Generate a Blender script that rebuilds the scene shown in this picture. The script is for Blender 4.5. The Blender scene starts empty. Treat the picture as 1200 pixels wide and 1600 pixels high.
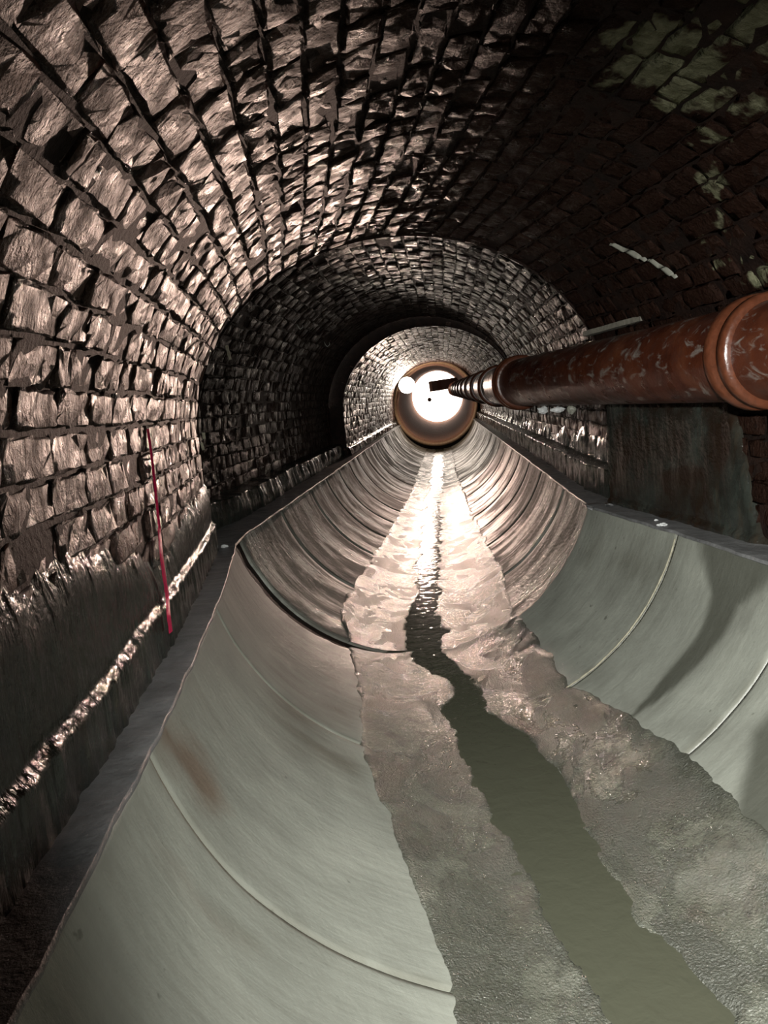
import bpy, math, random
import numpy as np
from mathutils import Vector, Matrix

# ------------------------------------------------------------------ camera
SC = bpy.context.scene
COL = SC.collection
PITCH, ROLL = 0.1425, 0.0917
FPX = 1200.0
def cam_basis():
    f = Vector((0, math.cos(PITCH), -math.sin(PITCH))); r = Vector((1, 0, 0)); u = r.cross(f)
    return (math.cos(ROLL)*r - math.sin(ROLL)*u, math.sin(ROLL)*r + math.cos(ROLL)*u, f)
CR, CU, CF = cam_basis()
cam_d = bpy.data.cameras.new('camera'); cam = bpy.data.objects.new('camera', cam_d); COL.objects.link(cam)
cam_d.sensor_fit = 'HORIZONTAL'; cam_d.sensor_width = 24.0; cam_d.lens = 24.0*FPX/1200.0
cam_d.clip_start = 0.02; cam_d.clip_end = 300
cam.matrix_world = Matrix(((CR.x, CU.x, -CF.x, 0), (CR.y, CU.y, -CF.y, 0), (CR.z, CU.z, -CF.z, 0), (0, 0, 0, 1)))
SC.camera = cam

# ------------------------------------------------------------------ tunnel line
TN, TF, CX, CY, KN = -0.14, 0.0887, 0.1756, 4.5999, -0.0239
RIM = -0.7456                      # height of the ledges
DEP = 0.81; RR = (1.075**2+DEP**2)/(2*DEP); ZC = RIM-DEP+RR
BOT = RIM-DEP
_S = np.linspace(-12, 0, 1201)
_TH = TN+KN*np.clip(_S, -4.6, 0)
_dx = np.sin(_TH); _dy = np.cos(_TH)
_IX = np.concatenate([[0], np.cumsum((_dx[1:]+_dx[:-1])/2*0.01)]); _IY = np.concatenate([[0], np.cumsum((_dy[1:]+_dy[:-1])/2*0.01)])
_IX -= _IX[-1]; _IY -= _IY[-1]
def pt(s, off, z):
    """tunnel coordinates -> world, vectorised: s along the line, off to the right, z up"""
    s, off, z = np.broadcast_arrays(np.asarray(s, float), np.asarray(off, float), np.asarray(z, float))
    near = s < 0
    th = np.where(near, TN+KN*np.clip(s, -4.6, 0), TF)
    bx = np.where(near, np.interp(s, _S, _IX), np.sin(TF)*s); by = np.where(near, np.interp(s, _S, _IY), np.cos(TF)*s)
    return np.stack([CX+bx+off*np.cos(th), CY+by-off*np.sin(th), z], -1)
def P(s, off, z): return Vector(pt(s, off, z).tolist())
def heading(s): return TN+KN*max(-4.6, s) if s < 0 else TF
def chz(u, r=RR): return ZC-np.sqrt(np.maximum(r*r-np.asarray(u, float)**2, 0))

# ------------------------------------------------------------------ world and lights
w = bpy.data.worlds.new('world'); SC.world = w; w.use_nodes = True
bg = w.node_tree.nodes['Background']; bg.inputs[0].default_value = (1.0, 0.86, 0.74, 1); bg.inputs[1].default_value = 7.0
por = bpy.data.lights.new('opening_portal', 'AREA'); por.shape = 'SQUARE'; por.size = 2.3
por.cycles.is_portal = True
po = bpy.data.objects.new('opening_portal', por); COL.objects.link(po)
po.location = P(30.05, 0, 0.0); po.rotation_euler = (math.pi/2, 0, math.pi-TF)   # faces back down the tunnel
def aim(o, target):
    o.rotation_euler = (Vector(target)-o.location).to_track_quat('-Z', 'Y').to_euler()
LAMP = P(17.9, -0.77, 0.40)
def spot(name, loc, target, power, angle, blend, color, size):
    l = bpy.data.lights.new(name, 'SPOT'); l.energy = power; l.spot_size = math.radians(angle); l.spot_blend = blend
    l.color = color; l.shadow_soft_size = size
    o = bpy.data.objects.new(name, l); COL.objects.link(o); o.location = loc; aim(o, target); return o
# floodlight beam thrown down the tunnel towards the camera, and its spill round the ring
spot('floodlight_beam', LAMP+Vector((0.0, -0.14, 0)), P(-2.4, -0.55, -0.02), 2200, 8.6, 0.85, (1.0, 0.68, 0.54), 0.10)
spot('added_low_beam', LAMP+Vector((0.05, -0.14, -0.05)), P(-0.5, 0.2, -1.35), 1350, 15, 0.85, (1.0, 0.68, 0.54), 0.10)  # second beam added at the lamp to put glare on the channel bed
pl = bpy.data.lights.new('floodlight_spill', 'POINT'); pl.energy = 60; pl.color = (1.0, 0.78, 0.62); pl.shadow_soft_size = 0.12
po = bpy.data.objects.new('floodlight_spill', pl); COL.objects.link(po); po.location = LAMP+Vector((0.25, -0.30, 0))
# hand torch beside the camera
spot('torch_beam', (0.10, 0.02, 0.22), (1.25, 3.1, -1.45), 800, 92, 1.0, (1.0, 1.0, 0.96), 0.03)
SC.view_settings.view_transform = 'Standard'; SC.view_settings.look = 'None'
SC.view_settings.exposure = 0.0; SC.view_settings.gamma = 1.0; SC.view_settings.use_curve_mapping = False

# ------------------------------------------------------------------ helpers
rng = np.random.default_rng(7); random.seed(7)
_LAT = rng.random((256, 256))
def vnoise(x, y):
    x = np.asarray(x, float); y = np.asarray(y, float)
    xi = np.floor(x).astype(int); yi = np.floor(y).astype(int); fx = x-xi; fy = y-yi
    fx = fx*fx*(3-2*fx); fy = fy*fy*(3-2*fy)
    a = _LAT[xi % 256, yi % 256]; b = _LAT[(xi+1) % 256, yi % 256]; c = _LAT[xi % 256, (yi+1) % 256]; d = _LAT[(xi+1) % 256, (yi+1) % 256]
    return (a*(1-fx)+b*fx)*(1-fy)+(c*(1-fx)+d*fx)*fy*1.0
def fbm(x, y, o=4, g=0.5):
    t = 0; a = 1; n = 0
    for k in range(o):
        t = t+a*vnoise(x*2**k+17.3*k, y*2**k+5.1*k); n += a; a *= g
    return t/n*2-1
def sstep(a, b, x):
    t = np.clip((x-a)/(b-a), 0, 1); return t*t*(3-2*t)

def new_mesh(name, verts, faces, mat, parent=None, smooth=True, uv=None, col=None):
    me = bpy.data.meshes.new(name)
    me.from_pydata([tuple(v) for v in np.asarray(verts).tolist()], [], [tuple(f) for f in np.asarray(faces).tolist()] if isinstance(faces, np.ndarray) else faces)
    me.update()
    if smooth: me.polygons.foreach_set('use_smooth', [True]*len(me.polygons))
    if uv is not None:
        l = me.uv_layers.new(name='UVMap'); idx = np.empty(len(me.loops), int); me.loops.foreach_get('vertex_index', idx)
        l.data.foreach_set('uv', np.asarray(uv, float)[idx].ravel())
    if col is not None:
        c = me.color_attributes.new('marks', 'FLOAT_COLOR', 'POINT'); a = np.ones((len(me.vertices), 4)); a[:, :3] = col
        c.data.foreach_set('color', a.ravel())
    if mat: me.materials.append(mat)
    o = bpy.data.objects.new(name, me); COL.objects.link(o)
    if parent is not None: o.parent = parent
    return o
def grid_faces(n, m, flip=False, close=False):
    i, j = np.meshgrid(np.arange(n-1), np.arange(m if close else m-1), indexing='ij'); j2 = (j+1) % m
    f = np.stack([i*m+j, (i+1)*m+j, (i+1)*m+j2, i*m+j2], -1).reshape(-1, 4)
    return f[:, ::-1] if flip else f
def tag(o, label=None, cat=None, group=None, kind=None):
    if label: o['label'] = label
    if cat: o['category'] = cat
    if group: o['group'] = group
    if kind: o['kind'] = kind
    return o
def empty(name, loc):
    o = bpy.data.objects.new(name, None); COL.objects.link(o); o.location = loc; o.empty_display_size = 0.1; return o
def tube(path, rad, n=10, cap=True):
    path = [Vector(p) for p in path]; V = []; F = []
    rad = rad if isinstance(rad, (list, tuple)) else [rad]*len(path)
    prev = None
    for i, p in enumerate(path):
        t = (path[min(i+1, len(path)-1)]-path[max(i-1, 0)]).normalized()
        a = t.cross(Vector((0, 0, 1))) if prev is None else prev-t*prev.dot(t)
        if a.length < 1e-4: a = t.cross(Vector((1, 0, 0)))
        a.normalize(); prev = a; b = t.cross(a)
        for k in range(n):
            q = 2*math.pi*k/n; V.append(p+(a*math.cos(q)+b*math.sin(q))*rad[i])
    for i in range(len(path)-1):
        for k in range(n): F.append((i*n+k, i*n+(k+1) % n, (i+1)*n+(k+1) % n, (i+1)*n+k))
    if cap: F.append(tuple(range(n-1, -1, -1))); F.append(tuple((len(path)-1)*n+k for k in range(n)))
    return [tuple(v) for v in V], F
def lathe(p0, axis, prof, n=40):
    """prof: (distance along axis, radius) pairs"""
    axis = axis.normalized(); a = axis.cross(Vector((0, 0, 1))).normalized(); b = axis.cross(a); V = []
    for d, r in prof:
        for k in range(n):
            q = 2*math.pi*k/n; V.append(tuple(p0+axis*d+(a*math.cos(q)+b*math.sin(q))*r))
    return V, [tuple(f) for f in grid_faces(len(prof), n, close=True).tolist()]

# ------------------------------------------------------------------ materials
class NT:
    def __init__(s, name):
        s.m = bpy.data.materials.new(name); s.m.use_nodes = True; s.t = s.m.node_tree; s.N = s.t.nodes; s.L = s.t.links
        s.b = s.N['Principled BSDF']
    def n(s, typ, **kw):
        o = s.N.new(typ)
        for k, v in kw.items(): setattr(o, k, v)
        return o
    def link(s, a, b): s.L.new(a, b)
    def pos(s, scale=(1, 1, 1), uv=False):
        g = s.n('ShaderNodeTexCoord').outputs['UV'] if uv else s.n('ShaderNodeNewGeometry').outputs['Position']
        m = s.n('ShaderNodeMapping'); m.inputs['Scale'].default_value = scale; s.link(g, m.inputs[0]); return m.outputs[0]
    def noise(s, vec, scale, detail=5, rough=0.55, dist=0):
        o = s.n('ShaderNodeTexNoise'); o.inputs['Scale'].default_value = scale; o.inputs['Detail'].default_value = detail
        o.inputs['Roughness'].default_value = rough; o.inputs['Distortion'].default_value = dist
        s.link(vec, o.inputs['Vector']); return o.outputs['Fac']
    def ramp(s, fac, stops):
        r = s.n('ShaderNodeValToRGB'); e = r.color_ramp.elements
        while len(e) < len(stops): e.new(0.5)
        for q, (p, c) in zip(e, stops): q.position = p; q.color = (*c, 1) if len(c) == 3 else c
        s.link(fac, r.inputs[0]); return r.outputs[0]
    def mix(s, fac, a, b, mode='MIX'):
        m = s.n('ShaderNodeMix', data_type='RGBA', blend_type=mode)
        for sock, v in ((m.inputs['Factor'], fac), (m.inputs[6], a), (m.inputs[7], b)):
            if isinstance(v, (int, float)): sock.default_value = v
            elif isinstance(v, tuple): sock.default_value = (*v, 1)
            else: s.link(v, sock)
        return m.outputs[2]
    def math(s, op, a, b=None, clamp=False):
        m = s.n('ShaderNodeMath', operation=op, use_clamp=clamp)
        for i, v in enumerate((a, b)):
            if v is None: continue
            if isinstance(v, (int, float)): m.inputs[i].default_value = v
            else: s.link(v, m.inputs[i])
        return m.outputs[0]
    def bump(s, h, dist, strength=1.0, prev=None):
        b = s.n('ShaderNodeBump'); b.inputs['Distance'].default_value = dist; b.inputs['Strength'].default_value = strength
        s.link(h, b.inputs['Height'])
        if prev is not None: s.link(prev, b.inputs['Normal'])
        return b.outputs[0]
    def out(s, color=None, rough=None, normal=None, spec=None, metal=None, coat=None):
        for k, v in (('Base Color', color), ('Roughness', rough), ('Normal', normal), ('Specular IOR Level', spec), ('Metallic', metal), ('Coat Weight', coat)):
            if v is None: continue
            if isinstance(v, (int, float)): s.b.inputs[k].default_value = v
            elif isinstance(v, tuple): s.b.inputs[k].default_value = (*v, 1)
            else: s.link(v, s.b.inputs[k])
        return s.m
def simple(name, c, rough=0.5, spec=0.5, metal=0.0, bs=40, bd=0.002, var=0.25):
    t = NT(name); v = t.pos(); n = t.noise(v, bs, 4)
    dark = tuple(x*(1-var) for x in c); lite = tuple(min(1, x*(1+var)) for x in c)
    return t.out(t.ramp(n, [(0.3, dark), (0.7, lite)]), rough, t.bump(n, bd), spec, metal)

# lime deposits on the vault: world centres and radii
LIME = []
def lime(s, a, r): LIME.append((P(s, .02+1.22*math.cos(a), -.1+1.02*math.sin(a)), r))
for q in ((-2.405, 1.22, .19), (-2.30, 1.10, .14), (-2.50, 1.10, .06), (-2.70, 1.136, .14), (-2.37, 0.97, .07), (-2.20, 1.30, .05), (-1.9, 0.83, .08), (-1.763, 0.683, .05), (-1.735, 0.475, .12), (-1.9, 0.36, .10), (-2.1, 0.96, .06), (-1.55, .55, .05)): lime(*q)

def brick_material():
    t = NT('wet_soot_shade_brick'); v = t.pos()
    oi = t.n('ShaderNodeObjectInfo')
    big = t.noise(v, 3.0, 4, 0.6, 0.3)
    base = t.ramp(big, [(0.25, (0.025, 0.010, 0.006)), (0.45, (0.080, 0.034, 0.020)), (0.62, (0.125, 0.062, 0.040)), (0.8, (0.17, 0.105, 0.078))])
    cell = t.n('ShaderNodeTexVoronoi'); cell.inputs['Scale'].default_value = 9.0; t.link(v, cell.inputs['Vector'])
    base = t.mix(0.45, base, t.ramp(t.n_sep(cell.outputs['Color']) if hasattr(t, 'n_sep') else cell.outputs['Distance'], [(0.0, (0.14, 0.10, 0.085)), (0.5, (0.055, 0.030, 0.024)), (1.0, (0.02, 0.012, 0.010))]))
    base = t.mix(0.55, base, t.ramp(oi.outputs['Random'], [(0.0, (0.35, 0.30, 0.28)), (0.35, (0.8, 0.7, 0.65)), (0.7, (1.25, 1.15, 1.1)), (1.0, (1.5, 1.5, 1.45))]), 'MULTIPLY')
    speck = t.noise(v, 70, 6, 0.7)
    base = t.mix(t.ramp(t.noise(t.pos((60, 60, 22)), 1.0, 5, 0.7), [(0.36, (.75,)*3), (0.52, (0, 0, 0))]), base, (0.012, 0.007, 0.005))
    base = t.mix(t.ramp(speck, [(0.52, (0, 0, 0)), (0.72, (0.8, 0.8, 0.8))]), base, (0.22, 0.145, 0.115))
    # soot and painted-in shade on the right-hand half of the near vault
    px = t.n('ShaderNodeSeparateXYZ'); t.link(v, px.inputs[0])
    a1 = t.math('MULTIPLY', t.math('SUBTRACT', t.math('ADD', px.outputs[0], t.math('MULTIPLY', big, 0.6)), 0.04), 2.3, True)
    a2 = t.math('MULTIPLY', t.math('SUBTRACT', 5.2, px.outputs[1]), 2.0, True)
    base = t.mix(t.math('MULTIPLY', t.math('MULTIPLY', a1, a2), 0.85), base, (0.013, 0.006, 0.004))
    b1 = t.math('MULTIPLY', t.math('SUBTRACT', 1.95, t.math('ADD', px.outputs[0], t.math('MULTIPLY', big, 0.5))), 2.0, True)  # shade painted into the left side and crown of the middle lining
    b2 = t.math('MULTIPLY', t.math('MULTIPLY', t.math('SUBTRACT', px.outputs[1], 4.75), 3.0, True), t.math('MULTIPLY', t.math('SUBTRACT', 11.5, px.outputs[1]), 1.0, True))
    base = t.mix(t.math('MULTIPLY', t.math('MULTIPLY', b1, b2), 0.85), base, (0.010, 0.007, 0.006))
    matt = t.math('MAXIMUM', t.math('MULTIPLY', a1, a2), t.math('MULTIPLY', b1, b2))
    # lime runs
    wob = t.n('ShaderNodeTexNoise'); wob.inputs['Scale'].default_value = 9; wob.inputs['Detail'].default_value = 5; t.link(v, wob.inputs['Vector'])
    sub = t.n('ShaderNodeVectorMath', operation='SUBTRACT'); t.link(wob.outputs['Color'], sub.inputs[0]); sub.inputs[1].default_value = (.5, .5, .5)
    sc = t.n('ShaderNodeVectorMath', operation='SCALE'); t.link(sub.outputs[0], sc.inputs[0]); sc.inputs['Scale'].default_value = 0.42
    ad = t.n('ShaderNodeVectorMath', operation='ADD'); t.link(v, ad.inputs[0]); t.link(sc.outputs[0], ad.inputs[1])
    acc = None
    for c, r in LIME:
        d = t.n('ShaderNodeVectorMath', operation='DISTANCE'); t.link(ad.outputs[0], d.inputs[0]); d.inputs[1].default_value = tuple(c)
        m = t.math('MULTIPLY', t.math('SUBTRACT', r, d.outputs['Value']), 28.0, True)
        acc = m if acc is None else t.math('MAXIMUM', acc, m)
    base = t.mix(t.math('MULTIPLY', acc, 0.95), base, t.ramp(t.noise(v, 25, 5), [(0.3, (0.10, 0.10, 0.055)), (0.7, (0.24, 0.235, 0.15))]))
    st = t.noise(t.pos((45, 45, 9)), 1.0, 4, 0.6)
    h = t.math('ADD', t.math('MULTIPLY', speck, 0.5), t.math('ADD', t.math('MULTIPLY', st, 0.7), t.noise(v, 26, 5, 0.65)))
    return t.out(base, t.ramp(t.noise(v, 14, 4), [(0.3, (0.22,)*3), (0.7, (0.60,)*3)]), t.bump(h, 0.016, 1.0), t.math('SUBTRACT', 0.5, t.math('MULTIPLY', matt, 0.45)))
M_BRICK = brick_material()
def mortar_material():
    t = NT('dark_mortar'); v = t.pos()
    return t.out(t.ramp(t.noise(v, 12, 5), [(0.3, (0.006, 0.003, 0.002)), (0.7, (0.024, 0.011, 0.007))]), 0.6, t.bump(t.noise(v, 45, 6, .7), 0.014), 0.2)
M_MORTAR = mortar_material()
def slime_material(name='wet_cement_render', k=1.0):
    t = NT(name); v = t.pos()
    n = t.noise(v, 5, 5, 0.6); st = t.noise(t.pos((30, 30, 4)), 1.0, 5, 0.6)
    c = t.ramp(n, [(0.3, (0.012, 0.011, 0.009)), (0.5, (0.025, 0.029, 0.024)), (0.72, (0.048, 0.053, 0.045))])
    c = t.mix(t.ramp(st, [(0.5, (0, 0, 0)), (0.8, (.7, .7, .7))]), c, (0.05, 0.035, 0.022))
    if k < 1: c = t.mix(t.ramp(t.noise(v, 3.5, 5, .65, .5), [(.4, (0, 0, 0)), (.6, (1, 1, 1))]), c, (0.018, 0.011, 0.007))
    h = t.math('ADD', t.math('MULTIPLY', st, k), t.math('MULTIPLY', t.noise(v, 45, 5), 0.45))
    return t.out(c, 0.13, t.bump(h, 0.009), 0.6)
M_SLIME = slime_material(); M_SLIME_R = slime_material('stained_cement_render', 0.3)
def concrete_material(name, dark=1.0, streak=0.4):
    t = NT(name); v = t.pos(); uv = t.pos((1, 1, 1), True)
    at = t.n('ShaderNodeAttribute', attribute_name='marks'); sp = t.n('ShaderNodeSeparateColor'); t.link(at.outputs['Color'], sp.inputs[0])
    k = dark
    c = t.ramp(t.noise(v, 2.2, 6, 0.6, 0.4), [(0.3, (0.20*k, 0.205*k, 0.175*k)), (0.52, (0.27*k, 0.28*k, 0.24*k)), (0.72, (0.34*k, 0.35*k, 0.30*k))])
    # brush marks run round the invert
    br = t.noise(t.pos((26, 1.6, 1), True), 1.0, 6, 0.65, 0.3)
    c = t.mix(t.math('MULTIPLY', t.ramp(br, [(0.46, (0, 0, 0)), (0.62, (1, 1, 1))]), streak), c, (0.085, 0.080, 0.060))
    c = t.mix(t.math('MULTIPLY', t.ramp(t.noise(t.pos((9, 1.1, 1), True), 1.3, 5, 0.6), [(0.5, (0, 0, 0)), (0.7, (1, 1, 1))]), streak*0.8), c, (0.10, 0.10, 0.08))
    pt_ = t.ramp(t.noise(t.pos((2.2, .8, 1), True), 1.6, 7, 0.68, 0.5), [(0.44, (0, 0, 0)), (0.56, (1, 1, 1))])
    if streak > .5:
        c = t.mix(t.math('MULTIPLY', pt_, .8), c, (0.105, 0.10, 0.085))
    spk = t.noise(v, 22, 3, 0.5)
    c = t.mix(t.ramp(spk, [(0.70, (0, 0, 0)), (0.76, (.6, .6, .6))]), c, (0.07, 0.07, 0.055))
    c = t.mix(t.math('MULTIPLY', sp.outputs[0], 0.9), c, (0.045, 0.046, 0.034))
    c = t.mix(t.math('MULTIPLY', sp.outputs[1], 0.8), c, (0.13, 0.075, 0.045))
    c = t.mix(t.math('MULTIPLY', sp.outputs[2], 0.9), c, (0.10, 0.095, 0.070))
    ro = t.math('SUBTRACT', 0.50 if streak < .5 else .42, t.math('MULTIPLY', br, 0.25))
    if streak > .5: ro = t.math('ADD', ro, t.math('MULTIPLY', pt_, 0.30))
    h = t.math('ADD', t.noise(v, 35, 6, 0.6), t.math('MULTIPLY', br, 0.8))
    return t.out(c, ro, t.bump(h, 0.0022 if streak < 0.5 else 0.006), 0.45 if streak < .5 else t.math('SUBTRACT', 0.5, t.math('MULTIPLY', pt_, 0.38)))
M_CONC = concrete_material('smooth_new_concrete', 1.0, 0.12)
M_OLDC = concrete_material('brushed_old_concrete', 1.0, 1.0)
def ledge_material():
    t = NT('damp_ledge_cement'); v = t.pos()
    c = t.ramp(t.noise(v, 7, 6, 0.65), [(0.3, (0.10, 0.10, 0.10)), (0.7, (0.25, 0.25, 0.25))])
    st = t.noise(t.pos((4, 22, 4)), 1.0, 5, 0.6)
    return t.out(t.mix(t.math('MULTIPLY', st, 0.5), c, (0.05, 0.05, 0.045)), t.ramp(st, [(0.3, (.3,)*3), (0.7, (.6,)*3)]), t.bump(t.noise(v, 40, 6, 0.65), 0.005), 0.5)
M_LEDGE = ledge_material()
def deposit_material():
    t = NT('wet_silt_crust'); v = t.pos()
    c = t.ramp(t.noise(v, 6, 6, 0.6), [(0.3, (0.060, 0.062, 0.045)), (0.7, (0.15, 0.155, 0.125))])
    rip = t.noise(t.pos((70, 38, 38)), 1.0, 4, 0.6, 0.6)
    h = t.math('ADD', t.math('MULTIPLY', rip, .7), t.math('MULTIPLY', t.noise(v, 130, 3, 0.6), 1.0))
    pat = t.noise(t.pos((1, .7, 1)), 4.5, 6, 0.62, 0.9)
    c = t.mix(t.ramp(pat, [(0.44, (0, 0, 0)), (0.50, (.75,)*3)]), c, (0.060, 0.062, 0.048))
    return t.out(c, t.ramp(pat, [(0.40, (.17,)*3), (0.50, (.24,)*3), (0.56, (.40,)*3)]), t.bump(h, 0.0085), 0.8)
M_SILT = deposit_material()
def water_material():
    t = NT('murky_water'); v = t.pos()
    h = t.math('ADD', t.noise(v, 14, 3, 0.5, 0.4), t.math('MULTIPLY', t.noise(v, 60, 2), 0.15))
    return t.out((0.070, 0.072, 0.050), 0.06, t.bump(h, 0.004), 0.6)
M_WATER = water_material()
def clay_material():
    t = NT('salt_glazed_clay'); v = t.pos()
    c = t.ramp(t.noise(v, 4, 5, 0.6, 0.4), [(0.3, (0.03, 0.008, 0.005)), (0.55, (0.075, 0.020, 0.009)), (0.75, (0.12, 0.038, 0.016))])
    sm = t.ramp(t.noise(t.pos((5, 5, 12)), 1.4, 6, 0.65, 0.8), [(0.55, (0, 0, 0)), (0.68, (.7, .7, .7))])
    c = t.mix(sm, c, (0.27, 0.25, 0.22))
    c = t.mix(t.ramp(t.noise(v, 9, 6, 0.6), [(0.55, (0, 0, 0)), (0.75, (.8, .8, .8))]), c, (0.06, 0.025, 0.018))
    return t.out(c, t.ramp(t.noise(v, 8, 4), [(0.3, (.22,)*3), (0.7, (.5,)*3)]), t.bump(t.noise(v, 20, 6, 0.6), 0.003), 0.55)
M_CLAY = clay_material()
M_COLLAR = simple('clay_collar', (0.09, 0.028, 0.013), 0.3, 0.6)
M_BEAD = simple('pale_mortar_bead', (0.33, 0.31, 0.23), 0.8, 0.2)
M_PALE = simple('pale_scrap', (0.55, 0.56, 0.55), 0.6)
M_WIRE = simple('pale_wire', (0.50, 0.52, 0.48), 0.4)
M_LIME = simple('lime_crust', (0.22, 0.22, 0.18), 0.5)
M_RED = simple('crimson_paint', (0.60, 0.012, 0.085), 0.5, 0.2)
M_LATH = simple('grey_lath', (0.20, 0.185, 0.15), 0.6)
M_BLACK = simple('black_housing', (0.02, 0.02, 0.02), 0.4)
M_STEEL = simple('rusty_steel', (0.10, 0.06, 0.05), 0.5)
M_RING = simple('worn_ring_concrete', (0.36, 0.24, 0.14), 0.45, bs=20)
M_CULV = simple('matt_culvert_brick', (0.30, 0.18, 0.13), 0.8, 0.1)
def emit_material():
    t = NT('floodlight_lens'); t.b.inputs['Emission Color'].default_value = (1, 0.9, 0.75, 1); t.b.inputs['Emission Strength'].default_value = 60; return t.m
M_LENS = emit_material()

# ------------------------------------------------------------------ cross sections
VA, VB, VX, VZ = 1.22, 1.02, 0.02, -0.10          # vault half-ellipse
def arc_table(k):
    cx_, a_, b_ = SEC[k]
    a = np.linspace(0, math.pi, 2001); x = cx_+a_*np.cos(a); z = VZ+b_*np.sin(a)
    L = np.concatenate([[0], np.cumsum(np.hypot(np.diff(x), np.diff(z)))]); return a, L
def vault_at(k, L0):
    """right springing -> left springing by arc length; returns off, z and inward normal"""
    a, L = TABLE[k]; q = float(np.interp(L0, L, a)); cx_, a_, b_ = SEC[k]
    x = cx_+a_*math.cos(q); z = VZ+b_*math.sin(q)
    nx, nz = -math.cos(q)/a_, -math.sin(q)/b_; l = math.hypot(nx, nz)
    return x, z, nx/l, nz/l, q
# three linings: near, a set-back middle stretch, and the far one; (centre, half width, rise)
NEARL, MIDL, FARL = 0, 1, 2
SEC = {NEARL: (VX, VA, VB), MIDL: (VX-0.08, VA+0.15, VB+0.22), FARL: (VX+0.02, VA+0.05, VB+0.09)}
TABLE = {k: arc_table(k) for k in SEC}
S_BACK, S_NEAR, S_MID, S_END = -9.0, -4.0, 6.6, 18.6
WL = {k: v[0]-v[1] for k, v in SEC.items()}; WR = {k: v[0]+v[1] for k, v in SEC.items()}
REC = 0.005                                        # mortar lies this far behind the brick faces

def shell(name, prof, svals, mat=M_MORTAR, parent=None):
    s = np.array(svals)[:, None]; pr = np.array(prof)
    V = pt(s, pr[None, :, 0], pr[None, :, 1]).reshape(-1, 3)
    return new_mesh(name, V, grid_faces(len(svals), len(pr)), mat, parent)
def wall_prof(side, k):
    e = REC; cx_, a_, b_ = SEC[k]
    a1, a2 = ((0, math.pi*0.25) if side == 'right' else (math.pi*0.75, math.pi))
    a = np.linspace(a1, a2, 24); arc = [(cx_+(a_+e)*math.cos(q), VZ+(b_+e)*math.sin(q)) for q in a]
    if side == 'right': return [(WR[k]+e, BOT-.3), (WR[k]+e, -0.5)]+arc
    return arc+[(WL[k]-e, -0.5), (WL[k]-e, BOT-.3)]
def ceil_prof(k):
    cx_, a_, b_ = SEC[k]
    return [(cx_+(a_+REC)*math.cos(q), VZ+(b_+REC)*math.sin(q)) for q in np.linspace(math.pi*0.25, math.pi*0.75, 40)]
SN = np.concatenate([np.linspace(S_BACK, -0.08, 60)]); SM = np.linspace(-0.08, S_MID, 50); SF = np.linspace(S_MID, S_END+0.05, 80)
ROOTS = {}
for nm in ('wall_left', 'wall_right', 'ceiling'):
    r = empty(nm, P(0, {'wall_left': -1.2, 'wall_right': 1.24, 'ceiling': 0}[nm], {'ceiling': 0.92}.get(nm, RIM))); r['kind'] = 'structure'; ROOTS[nm] = r
    r.location = (0, 0, 0)
def mortar(nm, prof, sv): return shell('mortar', prof, sv, M_MORTAR, ROOTS[nm])
for k, sv in ((NEARL, SN), (MIDL, SM), (FARL, SF)):
    mortar('wall_left', wall_prof('left', k), sv); mortar('wall_right', wall_prof('right', k), sv); mortar('ceiling', ceil_prof(k), sv)
# the offsets where a lining stops and its neighbour sits back
def lining_end(nm, s, k, a1, a2, out=0.26, flip=False):
    cx_, a_, b_ = SEC[k]; q = np.linspace(a1, a2, 40)
    A = pt(s, cx_+(a_-.008)*np.cos(q), VZ+(b_-.008)*np.sin(q)); B = pt(s, cx_+(a_+out)*np.cos(q), VZ+(b_+out)*np.sin(q))
    new_mesh('lining_end', np.concatenate([A, B]), grid_faces(2, 40), M_MORTAR, ROOTS[nm])
for s_, k in ((-0.09, NEARL), (S_MID+.01, FARL)):
    lining_end('wall_left', s_, k, math.pi*.75, math.pi); lining_end('wall_right', s_, k, 0, math.pi*.25); lining_end('ceiling', s_, k, math.pi*.25, math.pi*.75)
    for nm, x0, sg in (('wall_left', WL[k], -1), ('wall_right', WR[k], 1)):
        new_mesh('lining_end', pt(s_, [x0-sg*.005, x0+sg*.26, x0+sg*.26, x0-sg*.005], [RIM-.1, RIM-.1, VZ, VZ]), [(0, 1, 2, 3)], M_MORTAR, ROOTS[nm])

# ------------------------------------------------------------------ bricks
def brick_grid(nx, ny, r, rough):
    """unit brick: x length 1, y height 1, z 0 at the face; returns verts, faces (face grid plus a skirt)"""
    xs = np.concatenate([[-.5], np.linspace(-.46, .46, nx-2), [.5]]); ys = np.concatenate([[-.5], np.linspace(-.40, .40, ny-2), [.5]])
    X, Y = np.meshgrid(xs, ys, indexing='ij'); Z = r.normal(0, rough, X.shape)
    edge = np.zeros_like(X, bool); edge[0] = edge[-1] = True; edge[:, 0] = edge[:, -1] = True
    X = X+np.where(edge, r.normal(0, .014, X.shape), r.normal(0, .012, X.shape)); Y = Y+np.where(edge, r.normal(0, .04, X.shape), r.normal(0, .02, X.shape))
    Z = np.where(edge, Z-0.0040, Z)
    for c in ((0, 0), (0, -1), (-1, 0), (-1, -1)):
        X[c] *= 0.94; Y[c] *= 0.86; Z[c] -= 0.003
    V = np.stack([X, Y, Z], -1).reshape(-1, 3); F = grid_faces(nx, ny).tolist()
    loop = [i*ny for i in range(nx)]+[(nx-1)*ny+j for j in range(1, ny)]+[i*ny+ny-1 for i in range(nx-2, -1, -1)]+[j for j in range(ny-2, 0, -1)]
    b = len(V); K = V[loop].copy(); K[:, 2] = -0.055; V = np.concatenate([V, K]); n = len(loop)
    for k in range(n): F.append([loop[k], b+k, b+(k+1) % n, loop[(k+1) % n]])
    return V, np.array(F)
r1 = np.random.default_rng(3)
PROTO = []
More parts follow.
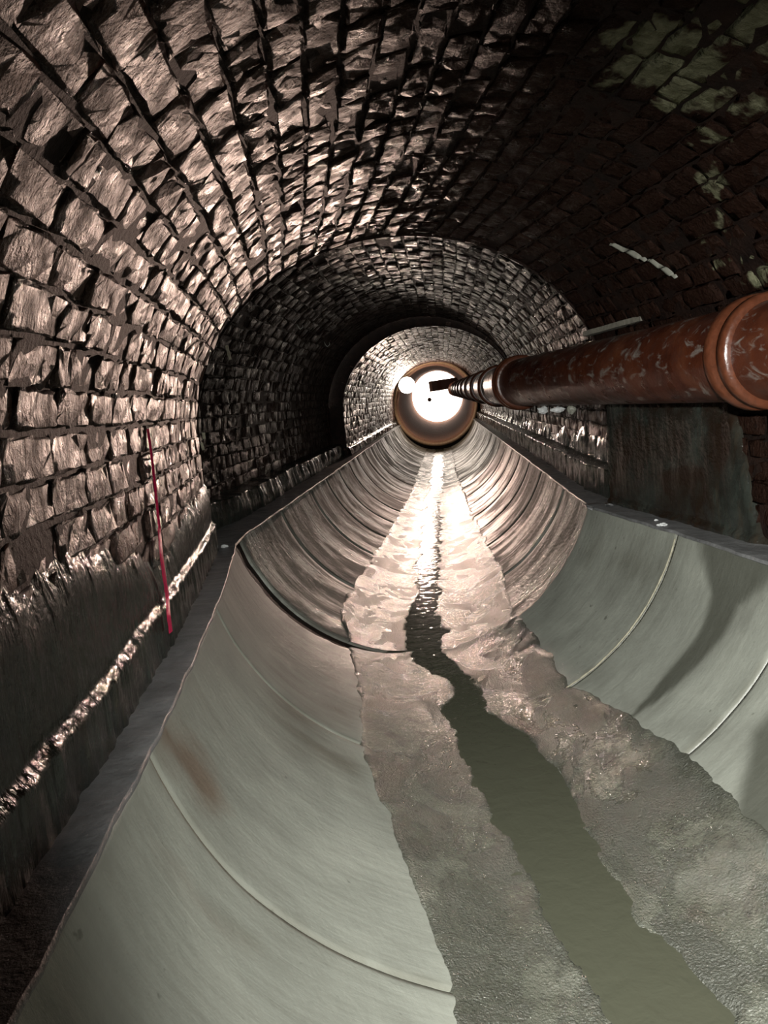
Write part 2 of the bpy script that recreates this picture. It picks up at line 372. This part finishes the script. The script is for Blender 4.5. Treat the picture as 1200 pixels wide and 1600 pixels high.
for k in range(28):
    V, F = brick_grid(8, 5, r1, 0.0036); me = bpy.data.meshes.new('brick')
    me.from_pydata(V.tolist(), [], F.tolist()); me.materials.append(M_BRICK)
    me.polygons.foreach_set('use_smooth', [True]*len(me.polygons)); PROTO.append(me)
LOW = [brick_grid(4, 4, r1, 0.003) for _ in range(20)]
bricks = []      # (root name, matrix, footprint size on screen)
def place(nm, s, off, z, nx, nz, length, height):
    th = heading(s); T = Vector((math.sin(th), math.cos(th), 0)); R = Vector((math.cos(th), -math.sin(th), 0))
    N = (R*nx+Vector((0, 0, 1))*nz).normalized(); Y = N.cross(T).normalized()
    c = P(s, off, z)+N*random.gauss(0, 0.003)
    m = Matrix(((T.x, Y.x, N.x, c.x), (T.y, Y.y, N.y, c.y), (T.z, Y.z, N.z, c.z), (0, 0, 0, 1)))
    m = m @ Matrix.Rotation(random.gauss(0, .022), 4, 'Z') @ Matrix.Rotation(random.gauss(0, .009), 4, 'Y') @ Matrix.Rotation(random.gauss(0, .03), 4, 'X')
    m = m @ Matrix.Diagonal((length, height, 1, 1))
    d = c.dot(CF); size = 0
    if d > 0.15:
        px = 600+FPX*c.dot(CR)/d; py = 800-FPX*c.dot(CU)/d
        if -60 < px < 1260 and -60 < py < 1500:
            e = (c+T*length/2, c-T*length/2); q = [(600+FPX*v.dot(CR)/max(.1, v.dot(CF)), 800-FPX*v.dot(CU)/max(.1, v.dot(CF))) for v in e]
            size = math.hypot(q[0][0]-q[1][0], q[0][1]-q[1][1])*0.09*FPX/d
    bricks.append((nm, m, size))
def course(nm, off, z, nx, nz, pitch, s0, s1):
    s = s0-random.random()*0.25
    while s < s1:
        L = random.choice((0.14, 0.2, 0.24, 0.26, 0.29)) if s < 6 else random.choice((.2, .26, .3)); a = max(s, s0); b = min(s+L, s1)
        if s1-b < .07: b = s1
        if b-a > 0.04: 
            w_ = 0.005*float(fbm(s*1.1+z*40, off*30, 2)); h_ = random.uniform(.93, 1.07)
            place(nm, (a+b)/2, off-nz*w_, z+nx*w_, nx, nz, b-a-random.uniform(.002, .010), (pitch-0.006)*h_)
        s += L
for da, s0, s1 in ((NEARL, S_NEAR, -0.09), (MIDL, -0.06, S_MID), (FARL, S_MID+.01, S_END)):
    for k in range(7):
        z = VZ-0.048-0.095*k
        course('wall_left', WL[da], z, 1, 0, 0.095, s0, s1); course('wall_right', WR[da], z, -1, 0, 0.095, s0, s1)
    tot = TABLE[da][1][-1]; n = int(tot/0.096); p = tot/n
    for k in range(n):
        x, z, nx, nz, q = vault_at(da, (k+.5)*p)
        nm = 'wall_right' if q < math.pi*.25 else ('wall_left' if q > math.pi*.75 else 'ceiling')
        course(nm, x, z, nx, nz, p, s0, s1)
for nm in ROOTS:
    mine = sorted([b for b in bricks if b[0] == nm], key=lambda b: -b[2])
    for b in mine[:300]:
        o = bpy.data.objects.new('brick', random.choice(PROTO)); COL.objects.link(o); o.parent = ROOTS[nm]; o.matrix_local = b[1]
    VV = []; FF = []; base = 0
    for b in mine[300:]:
        V, F = random.choice(LOW); M = np.array(b[1]); VV.append(V@M[:3, :3].T+M[:3, 3]); FF.append(F+base); base += len(V)
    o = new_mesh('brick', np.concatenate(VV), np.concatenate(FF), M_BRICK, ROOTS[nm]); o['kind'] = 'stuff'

# ------------------------------------------------------------------ wet render at the foot of the walls
def render_band(nm, side, da, s0, s1, ds, top_fn, name='cement_render', step=-0.60, thick=0.0, amp=1.0, lo=1.0):
    sg = 1 if side == 'left' else -1; x0 = WL[da] if side == 'left' else WR[da]
    S = np.arange(s0, s1+ds*.5, ds); Z = np.linspace(RIM-0.02, -0.02, 110 if ds < .02 else 60)
    SS, ZZ = np.meshgrid(S, Z, indexing='ij')
    k = 1.0 if side == 'left' else 3.3
    drip = fbm(SS*16*lo+k*9, ZZ*2.6+k, 4, .55); fine = fbm(SS*55+k, ZZ*14+3, 3, .55); big = fbm(SS*2.1+k*5, ZZ*3, 3)
    T = top_fn(SS)+0.10*fbm(SS*4.3+k*7, SS*0+2, 4, .6)
    t = 0.018+0.008*big+0.0065*amp*drip+0.0030*fine
    t = t-0.042*sstep(-0.17, 0.06, ZZ-T)
    st = step+0.012*fbm(SS*6, SS*0+k, 3)
    foot = 1-sstep(st-0.010, st+0.018, ZZ)
    t = t+foot*(0.020+thick*sstep(-.085, .9, SS)+0.009*fbm(SS*22+k, ZZ*4, 3, .6))
    V = pt(SS, x0+sg*t, ZZ).reshape(-1, 3)
    o = new_mesh(name, V, grid_faces(len(S), len(Z), flip=(side == 'left')), M_SLIME_R if side == 'right' and s1 < 0 else M_SLIME, ROOTS[nm])
    return o
render_band('wall_left', 'left', NEARL, S_NEAR-.5, -0.085, 0.009, lambda s: np.interp(s, [-4, -3.2, -2.3, -1.7, -.9, -.1], [-.16, -.23, -.32, -.42, -.37, -.32]), amp=.55)
render_band('wall_left', 'left', MIDL, -0.085, S_MID+.02, 0.018, lambda s: np.interp(s, [0, 1, 4, 18], [-.50, -.55, -.56, -.50]), step=-0.56, thick=0.13, amp=2.4, lo=.8)
render_band('wall_left', 'left', FARL, S_MID, S_END, 0.022, lambda s: np.interp(s, [0, 1, 4, 18], [-.50, -.55, -.56, -.50]), step=-0.62, thick=.03, amp=2.4, lo=.6)
render_band('wall_right', 'right', NEARL, S_NEAR-.5, -0.085, 0.012, lambda s: np.interp(s, [-4, -1.75, -1.55, -1.35, -.1], [-1.1, -.85, -.68, -.02, .05]), step=-0.72)
render_band('wall_right', 'right', MIDL, -0.085, S_MID+.02, 0.018, lambda s: np.interp(s, [0, 1, 4, 18], [-.1, -.32, -.42, -.42]), step=-0.55, thick=.08, amp=3.0, lo=.7)
render_band('wall_right', 'right', FARL, S_MID, S_END, 0.022, lambda s: np.interp(s, [0, 1, 4, 18], [-.1, -.32, -.42, -.42]), step=-0.55, thick=.08, amp=3.0, lo=.7)

# ------------------------------------------------------------------ floor: bedding, ledges, concrete channel slabs
floor = empty('floor', (0, 0, 0)); floor['kind'] = 'structure'
def bed_prof(): 
    u = np.linspace(-1.10, 1.10, 50); return [(-1.50, RIM-.06)]+[(a, float(chz(a*0.98, RR))-0.035-(0.02 if abs(a) > 1.05 else 0)) for a in u]+[(1.42, RIM-.06)]
shell('bedding', bed_prof(), np.concatenate([np.linspace(S_BACK, 0, 50), np.linspace(.05, S_END, 40)]), M_MORTAR, floor)
def ledge(u0, u1, s0, s1, ds):
    S = np.arange(s0, s1+ds*.5, ds); U = np.linspace(0, 1, 22)
    U = np.concatenate([U[:-1], [.985, .994, 1]]) if abs(u1) < abs(u0) else np.concatenate([[0, .006, .015], U[1:]])
    SS, UU = np.meshgrid(S, U, indexing='ij')
    rim = 0 if u0 < u1 else 0
    X = u0+(u1-u0)*UU
    inner = UU if abs(u1) < abs(u0) else 1-UU
    X = X+np.where(inner > .95, 0.008*fbm(SS*9, SS*0+u0, 4), 0)
    Zv = RIM+0.006*fbm(SS*6+u0*9, X*9, 4)+0.004-0.014*(inner > .998)
    V = pt(SS, X, Zv).reshape(-1, 3)
    return new_mesh('ledge', V, grid_faces(len(S), len(U), flip=True), M_LEDGE, floor)
ledge(-1.32, -1.066, S_BACK, -0.08, .03); ledge(-1.44, -1.066, -0.08, S_END, .06)
ledge(1.066, 1.36, S_BACK, -0.08, .03); ledge(1.066, 1.40, -0.08, S_END, .06)

def slab(s0, s1, u0, u1, mat, ds, nu, near, rag=0.0):
    S = np.linspace(s0, s1, max(4, int((s1-s0)/ds))); a0, a1 = math.asin(u0/RR), math.asin(u1/RR)
    A = np.linspace(a0, a1, nu); SS, AA = np.meshgrid(S, A, indexing='ij')
    rr = RR+(0.0 if near else 0.022)-0.006*fbm(SS*1.3+u0, AA*2.2, 3)-0.0015*fbm(SS*9, AA*9, 3)
    if rag: SS = SS+np.where(SS > s1-1e-6, rag*fbm(AA*13, AA*0+2, 4, .6), 0)
    ed = np.minimum(np.abs(SS-s0), np.abs(s1-SS)); rr = rr+0.004*(1-sstep(0, .018, ed))   # eased arrises
    U = rr*np.sin(AA); Z = ZC-rr*np.cos(AA)
    V = pt(SS, U, Z).reshape(-1, 3)
    # marks: r dark, g rust, b dirt
    def blob(s, u, rs, ru, k=0): return np.clip(1.15-np.sqrt(((SS-s)/rs)**2+((U-u)/ru)**2)+0.9*fbm(SS*14+k, AA*7, 4), 0, 1)
    R = np.zeros_like(SS); G = np.zeros_like(SS); B = np.zeros_like(SS)
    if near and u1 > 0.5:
        # dark streak running down the slab from the ledge and the dark patch nearer the camera
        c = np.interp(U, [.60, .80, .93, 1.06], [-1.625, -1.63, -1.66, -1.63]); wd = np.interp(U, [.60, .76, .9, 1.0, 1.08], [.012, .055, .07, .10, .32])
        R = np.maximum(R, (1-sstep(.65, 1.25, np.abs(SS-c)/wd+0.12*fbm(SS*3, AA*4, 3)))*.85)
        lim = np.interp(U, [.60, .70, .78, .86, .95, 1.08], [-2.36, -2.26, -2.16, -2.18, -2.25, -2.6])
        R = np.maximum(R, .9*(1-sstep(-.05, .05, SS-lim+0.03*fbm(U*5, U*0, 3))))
        B = np.maximum(B, .5*blob(-.75, .99, .25, .05, 3)); B = np.maximum(B, .4*blob(-.3, .98, .12, .07, 5))
    if near and u0 < -0.5:
        G = np.maximum(G, .85*blob(-2.66, -1.02, .12, .075, 1)); G = np.maximum(G, .30*blob(-3.05, -.93, .05, .10, 2))
        B = np.maximum(B, .5*blob(-3.0, -.88, .03, .07, 9))
        e = sstep(-1.05, -.80, U)*(1-sstep(-.62, -.5, U))*sstep(-2.2, -1.6, SS)
        B = np.maximum(B, e*np.clip(.55+1.1*fbm(SS*22, AA*3.5, 4, .6), 0, 1)*.85)
        B = np.maximum(B, .7*sstep(-1.5, -1.35, SS)*np.clip(.2+1.3*fbm(SS*25+4, AA*2.5, 4, .6), 0, 1))
    if near:
        j = s0 if s0 > -4 else s1
        B = np.maximum(B, .55*(1-sstep(.0, .035, np.abs(SS-s0)+.02*fbm(SS*20, AA*14, 3))))
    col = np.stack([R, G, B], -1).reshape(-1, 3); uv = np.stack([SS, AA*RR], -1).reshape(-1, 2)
    n, m = SS.shape; Fc = grid_faces(n, m, flip=False).tolist()
    # thickness skirt
    idx = np.arange(n*m).reshape(n, m); loop = list(idx[:, 0])+list(idx[-1, 1:])+list(idx[::-1, -1][1:])+list(idx[0, ::-1][1:-1])
    SF_, AF, rf = SS.ravel()[loop], AA.ravel()[loop], rr.ravel()[loop]+0.05
    K = pt(SF_, rf*np.sin(AF), ZC-rf*np.cos(AF)); b = n*m
    for k in range(len(loop)): k2 = (k+1) % len(loop); Fc.append([int(loop[k]), b+k, b+k2, int(loop[k2])])
    V = np.concatenate([V, K]); col = np.concatenate([col, col[loop]]); uv = np.concatenate([uv, uv[loop]])
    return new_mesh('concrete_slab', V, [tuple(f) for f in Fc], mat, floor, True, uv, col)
G = 0.004
for a, b in ((-9.0, -4.3), (-4.3, -2.85), (-2.85, -1.50), (-1.50, -0.06)):
    slab(a+G/2, b-G/2, -1.075, -0.004, M_CONC, .02 if a > -4.4 else .2, 70, True, 0.03 if b > -.1 else 0)
for a, b in ((-9.0, -3.9), (-3.9, -2.95), (-2.95, -2.03), (-2.03, -1.13), (-1.13, -0.06)):
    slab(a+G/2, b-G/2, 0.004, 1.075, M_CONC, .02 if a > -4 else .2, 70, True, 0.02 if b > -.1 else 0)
FJ = [0.02, 1.25, 2.60, 3.6, 4.6, 5.6, 6.6, 7.7, 8.8, 9.9, 11.0, 12.1, 13.2, 14.3, 15.4, 16.5, 17.6, 18.6]
for k in range(len(FJ)-1):
    g = 0.03 if k < 2 else 0.022
    slab(FJ[k]+g/2, FJ[k+1]-g/2, -1.075, 1.075, M_OLDC, .05, 90, False)
# pale mortar bead along one joint of the right-hand slabs
us = np.linspace(0.36, 1.066, 60); wob = 0.006*fbm(us*14, us*0, 3)
V, F = tube([P(-1.13+wob[i], u*0.997, float(chz(u))+0.003) for i, u in enumerate(us)], [0.003+0.003*random.random() for _ in us], 6)
new_mesh('mortar_bead', V, F, M_BEAD, floor)

# ------------------------------------------------------------------ silt crust and stream
def uL(s): return np.interp(s, [-4, -2.96, -2.46, -2.1, -1.74, -1.5, -1.0, 0, .5, 2.9, 8, 18], [-.42, -.44, -.48, -.52, -.57, -.58, -.52, -.50, -.62, -.55, -.42, -.40])
def uR(s): return np.interp(s, [-4, -2.5, -2.1, -1.6, -1.1, -.2, .2, 1.5, 4.8, 10, 18], [.66, .645, .63, .60, .545, .62, .60, .62, .50, .42, .40])
def crust(s0, s1, ds, du):
    S = np.arange(s0, s1+ds*.5, ds); U = np.arange(-.78, .801, du); SS, UU = np.meshgrid(S, U, indexing='ij')
    cr = 0.035
    L = uL(SS)+cr*fbm(SS*5, UU*0+1, 5, .6); Rr = uR(SS)+cr*fbm(SS*5, UU*0+9, 5, .6)
    t = 0.008+0.002*fbm(SS*9, UU*9, 4)+0.0018*fbm(SS*38, UU*26, 3)
    inside = sstep(-.03, .05, UU-L)*sstep(-.03, .05, Rr-UU); t = t*inside-0.032*(1-inside)
    c = np.interp(SS, [-4, -2.9, -2.2, -1.7, -1.1, -.6, 0, .8, 1.6, 3, 18], [.09, .085, .08, .09, -.01, .04, -.01, -.04, -.03, -.02, 0])
    hw = np.interp(SS, [-4, -2.9, -2.2, -1.7, -1.2, -.7, -.1, .4, 1.2, 3, 18], [.13, .13, .125, .16, .10, .06, .065, .12, .07, .08, .12])
    d = np.abs(UU-c-0.05*fbm(SS*1.6+5, UU*0, 3))-hw+0.075*fbm(SS*5+3, UU*6, 5, .62)
    bank = 1-sstep(-.012, .02, d)
    t = t+0.019*(1-sstep(.0, .25, np.abs(UU)-.02))*(1-bank)
    t = t*(1-bank)-0.004*bank-(0.022 if s0 > 0 else 0)
    V = pt(SS, UU, chz(UU)+t).reshape(-1, 3)
    return V, grid_faces(len(S), len(U))
V1, F1 = crust(-4.6, -0.045, 0.012, 0.010); V2, F2 = crust(0.03, S_END-.05, 0.025, 0.0145)
sc = new_mesh('silt_crust', np.concatenate([V1, V2]), np.concatenate([F1, F2+len(V1)]), M_SILT)
tag(sc, 'granular grey-green wet silt crust either side of the stream along the channel bottom', 'silt', kind='stuff')
def water(s0, s1, dz=0):
    S = np.arange(s0, s1, .05); U = np.linspace(-.27, .29, 24); SS, UU = np.meshgrid(S, U, indexing='ij')
    return pt(SS, UU, BOT+0.0245+dz+0.0006*fbm(SS*4, UU*8, 3)).reshape(-1, 3), grid_faces(len(S), len(U))
V, F = water(-4.6, -.03); V_, F_ = water(0.0, S_END-.1, -.024); F = np.concatenate([F, F_+len(V)]); V = np.concatenate([V, V_])
tag(new_mesh('stream', V, F, M_WATER), 'narrow dark stream of murky water down the middle of the channel', 'water')

# ------------------------------------------------------------------ far ring and round brick culvert beyond
wb = empty('wall_back', (0, 0, 0)); wb['kind'] = 'structure'
q = np.linspace(0, 2*math.pi, 73)
cz0 = -0.20
A = pt(S_END, 1.9*np.cos(q), cz0+1.9*np.sin(q)); B = pt(S_END, 1.19*np.cos(q), cz0+1.19*np.sin(q))
new_mesh('headwall', np.concatenate([A, B]), grid_faces(2, 73, flip=True), M_MORTAR, wb)
V, F = lathe(P(S_END-.10, 0, cz0), Vector((math.sin(TF), math.cos(TF), 0)), [(.10, 1.27), (0, 1.26), (-.02, 1.23), (0.0, 1.175), (.20, 1.17)], 72)
new_mesh('ring_collar', V, F, M_RING, wb)
cul = empty('trim_1', (0, 0, 0)); cul['kind'] = 'structure'   # round culvert beyond the ring
for k in range(24):
    s0 = S_END+.1+k*.48; s1 = s0+.44
    rows = []
    for d, rr_ in ((s0-.02, 1.19), (s0, 1.13), (s0+.02, 1.115), (s1-.02, 1.115), (s1, 1.13), (s1+.02, 1.19)):
        zc = cz0+(d-S_END)/11.5*0.20
        rows.append(pt(d, rr_*np.cos(q), zc+rr_*np.sin(q)*(1+0*q)))
    new_mesh('brick_ring', np.concatenate(rows), grid_faces(6, 73, flip=True), M_CULV, cul)
rows = [pt(d, 1.19*np.cos(q), cz0+(d-S_END)/11.5*0.20+1.19*np.sin(q)) for d in (S_END, 30.2)]
new_mesh('culvert_lining', np.concatenate(rows), grid_faces(2, 73, flip=True), M_CULV, cul)
# closed end behind the camera
wf = new_mesh('wall_front', pt(S_BACK, [-1.6, 1.6, 1.6, -1.6], [-2, -2, 1.3, 1.3]), [(0, 1, 2, 3)], M_MORTAR, None, False); wf['kind'] = 'structure'

# ------------------------------------------------------------------ clay pipe on the right
def unproj(px, py, d): return CR*((px-600)/FPX*d)-CU*((py-800)/FPX*d)+CF*d
PR = 0.185
p_near = unproj(1192, 550, 2.88); p_mid = unproj(811, 598, 6.15)
ax0 = (p_mid-p_near).normalized()
pipe = tag(empty('clay_pipe', p_near), 'long glazed red-brown clay pipe with socket collars along the right wall', 'pipe')
pipe.location = (0, 0, 0)
def pipe_run(a, b):
    ax = (b-a); L = ax.length; V, F = lathe(a, ax, [(0, PR), (L*.33, PR), (L*.66, PR), (L+.02, PR)], 40)
    new_mesh('pipe_section', V, F, M_CLAY, pipe)
def collar(c, ax, k=1.0):
    V, F = lathe(c, ax, [(-.10*k, PR-.002), (-.10*k, PR+.020), (-.085*k, PR+.030), (-.05*k, PR+.028), (-.045*k, PR+.018), (-.02*k, PR+.018), (-.015*k, PR+.030), (.03*k, PR+.034), (.045*k, PR+.026), (.05*k, PR-.002)], 48)
    new_mesh('socket_collar', V, F, M_COLLAR, pipe)
L0 = (p_mid-p_near).length
pipe_run(p_near, p_mid); pipe_run(p_near-ax0*L0, p_near)
collar(p_near, ax0); collar(p_mid, ax0, .9)
pts = [p_mid]
for s in (3.6, 5.4, 7.2, 9.0, 10.8, 12.6, 14.4, 16.2, 18.0, 19.6): pts.append(P(s, .86-.012*s, 0.02+0.008*s))
for a, b in zip(pts, pts[1:]):
    pipe_run(a, b); collar(b, b-a, .8)
# lath lying on the pipe, rags under it
def box_bar(a, b, up, wd, th, mat, name, parent=None):
    a, b = Vector(a), Vector(b); t = (b-a).normalized(); s_ = t.cross(Vector(up)).normalized(); u_ = s_.cross(t)
    V = []
    n = 7
    for i in range(n):
        p = a.lerp(b, i/(n-1)); ww = wd*(1+.15*math.sin(i*2.1)); 
        for sx, sz in ((-1, -1), (1, -1), (1, 1), (-1, 1)): V.append(tuple(p+s_*sx*ww/2+u_*sz*th/2))
    F = [(i*4+k, i*4+(k+1) % 4, i*4+4+(k+1) % 4, i*4+4+k) for i in range(n-1) for k in range(4)]+[(3, 2, 1, 0), tuple((n-1)*4+k for k in range(4))]
    return new_mesh(name, V, F, mat, parent, False)
tag(box_bar(unproj(915, 522, 4.55), unproj(1005, 497, 3.95), CU, .035, .028, M_LATH, 'wooden_lath'), 'thin grey wooden lath lying on top of the clay pipe', 'lath')
def lump(name, c, size, mat, label, cat, seed, stretch=(1, 1, 1), group=None):
    r = np.random.default_rng(seed); n, m = 7, 12; V = []
    for i in range(n):
        ph = math.pi*(i+.0)/(n-1)
        for j in range(m):
            q_ = 2*math.pi*j/m; k = size*(1+r.normal(0, .22))
            V.append((c[0]+k*stretch[0]*math.sin(ph)*math.cos(q_), c[1]+k*stretch[1]*math.sin(ph)*math.sin(q_), c[2]+k*stretch[2]*math.cos(ph)))
    return tag(new_mesh(name, V, grid_faces(n, m, close=True), mat, None, False), label, cat, group)
lump('rag', unproj(849, 641, 5.6), .035, M_PALE, 'pale torn rag tucked under the pipe beside its far collar', 'rag', 1, (1.0, .5, .7))
lump('rag', unproj(872, 640, 5.3), .035, M_PALE, 'small pale rag under the pipe, second from the far collar', 'rag', 2, (1.3, .5, .5))
lump('rag', unproj(893, 640, 5.05), .028, M_LIME, 'greyish rag under the pipe, third from the far collar', 'rag', 3, (1.0, .5, .9))
lump('rag', unproj(1186, 632, 2.9), .022, M_PALE, 'pale rag under the near pipe collar at right', 'rag', 4, (1.3, .5, .6))

# ------------------------------------------------------------------ floodlight
fl = tag(empty('floodlight', LAMP), 'glowing round work floodlight fixed on the left beside the far ring', 'floodlight')
ax = (P(-2.0, -0.75, -0.05)-LAMP).normalized()
V, F = lathe(Vector((0, 0, 0)), ax, [(-.12, .05), (-.12, .16), (.02, .245), (.05, .25), (.05, .235), (.02, .23)], 28); new_mesh('housing', V, F, M_BLACK, fl)
V, F = lathe(Vector((0, 0, 0)), ax, [(.045, .001), (.042, .15), (.03, .23)], 28); o = new_mesh('lens', V, F, M_LENS, fl); o['label'] = 'glowing lens'
V, F = tube([(-.10, .12, .0), (-.16, .14, .03), (-.22, .15, .05)], .018, 8); new_mesh('bracket', V, F, M_BLACK, fl)

# steel beam and small lantern seen against the bright opening
tag(box_bar(P(27.0, -.22, .42), P(27.4, .95, .50), (0, 0, 1), .40, .42, M_STEEL, 'steel_beam'), 'short dark steel beam crossing the bright far opening', 'beam')
ln = tag(empty('lantern', P(26.5, -.30, -.10)), 'tiny round dark lantern hanging below the beam in the bright opening', 'lantern')
V, F = lathe(Vector((0, 0, 0)), Vector((0, .999, .01)), [(-.04, .001), (-.03, .06), (0, .085), (.03, .06), (.04, .001)], 16); new_mesh('lantern_body', V, F, M_STEEL, ln)
V, F = tube([(0, 0, .08), (.0, .0, .4)], .006, 6); new_mesh('hanger', V, F, M_STEEL, ln)

# ------------------------------------------------------------------ small things on the walls and ledges
def curl(c, w_, h_, rad, label, seed, shape):
    V, F = tube([Vector(c)+CR*(x*w_)+CU*(y*h_)-CF*(0.0+z) for x, y, z in shape], rad, 6)
    return tag(new_mesh('wire_hook', V, F, M_WIRE), label, 'hook')
S1 = [(-1, -.3, 0), (-.6, .1, .01), (-.2, .3, .02), (.2, .9, .03), (.6, .7, .03), (.8, .0, .02), (.5, -.6, .0)]
curl(unproj(231, 711, 2.72), .031, .024, .0028, 'pale bent wire hook sticking out of the near left wall above the red line', 1, S1)
curl(unproj(316, 475, 3.35), .030, .018, .0025, 'pale curved wire on the left vault near the end of the near lining', 2, [(-1, .8, 0), (-.5, .0, .01), (.1, -.2, .02), (.5, -.6, .02), (1, .1, 0)])
UU_ = [(-.8, .8, 0), (-.5, -.2, .02), (.1, -.9, .02), (.8, -.3, .02), (.7, .6, 0)]
curl(unproj(469, 511, 5.75), .026, .024, .003, 'pale U-shaped wire hook on the dark left vault, nearer of two', 3, UU_)
curl(unproj(511, 538, 6.85), .030, .028, .003, 'pale U-shaped wire hook on the dark left vault, farther of two', 4, UU_)
def chip(a, b, da_, wd, label, mat=M_BEAD, name='mortar_sliver'):
    return tag(box_bar(unproj(*a), unproj(*b), (0, 1, 0), wd, .008, mat, name), label, 'sliver')
chip((354, 540, 3.95), (360, 562, 3.95), 0, .014, 'pale mortar sliver hanging at the end of the near left vault')
chip((318, 676, 3.95), (319, 686, 3.95), 0, .014, 'upper of two pale slivers at the end of the near left wall')
chip((315, 692, 3.95), (318, 703, 3.95), 0, .012, 'lower of two pale slivers at the end of the near left wall')
# crimson paint line down the left wall
zs = np.linspace(-.02, -.665, 60); V = []; rr_ = np.random.default_rng(5)
for i, z in enumerate(zs):
    t_ = float(np.interp(z, [-.70, -.61, -.59, -.44, -.38, 0], [.062, .060, .036, .034, .014, .012]))
    s_ = -1.80-0.05*(-z)-0.012*math.sin(z*11)-6.0*(t_-.012); wd = (.024+.010*rr_.random())*(1.0 if z < -.36 else .5)
    V += [P(s_-wd, WL[0.0]+t_, z), P(s_, WL[0.0]+t_+.006, z), P(s_+wd, WL[0.0]+t_, z)]
tag(new_mesh('painted_line', [tuple(v) for v in V], grid_faces(60, 3), M_RED), 'crimson painted line running down the near left wall to the ledge', 'paint mark')
# scraps
lump('paper_scrap', P(-.94, 1.10, RIM+.008), .016, M_PALE, 'small white crumpled scrap on the right ledge', 'scrap', 11, (1.6, 1.2, .45))
lump('paper_scrap', P(-.80, 1.14, RIM+.006), .007, M_PALE, 'tiny white crumb on the right ledge, behind the larger scrap', 'scrap', 12, (1.4, 1, .6))
lump('pebble', P(-.10, -1.13, RIM+.008), .014, M_PALE, 'pale pebble on the left ledge at the foot of the wall end', 'pebble', 13, (1.4, 1.1, .6))
# lime streaks on the dark right vault
def streak(a, b, wd, label):
    pa, pb = a, b; V = []
    n = 10
    for i in range(n):
        f = i/(n-1); s_ = pa[0]+(pb[0]-pa[0])*f; q_ = pa[1]+(pb[1]-pa[1])*f+.01*math.sin(i*1.7)
        ww = wd*1.5*(math.sin(math.pi*(f*.9+.05))**.6)*(1+.45*math.sin(i*2.3+wd*90))
        for k, h_ in ((-1, 0), (-.4, .013), (.4, .014), (1, 0)):
            V.append(tuple(P(s_+k*ww, VX+(VA-.006-h_)*math.cos(q_+k*ww*.3), VZ+(VB-.006-h_)*math.sin(q_+k*ww*.3))))
    tag(new_mesh('lime_streak', V, grid_faces(n, 4), M_LIME), label, 'lime streak')
streak((-1.02, .80), (-1.13, .66), .016, 'longer pale lime streak slanting across the dark right vault above the pipe')
streak((-1.16, .66), (-1.24, .54), .014, 'shorter pale lime streak on the right vault, nearer of the slanting pair')
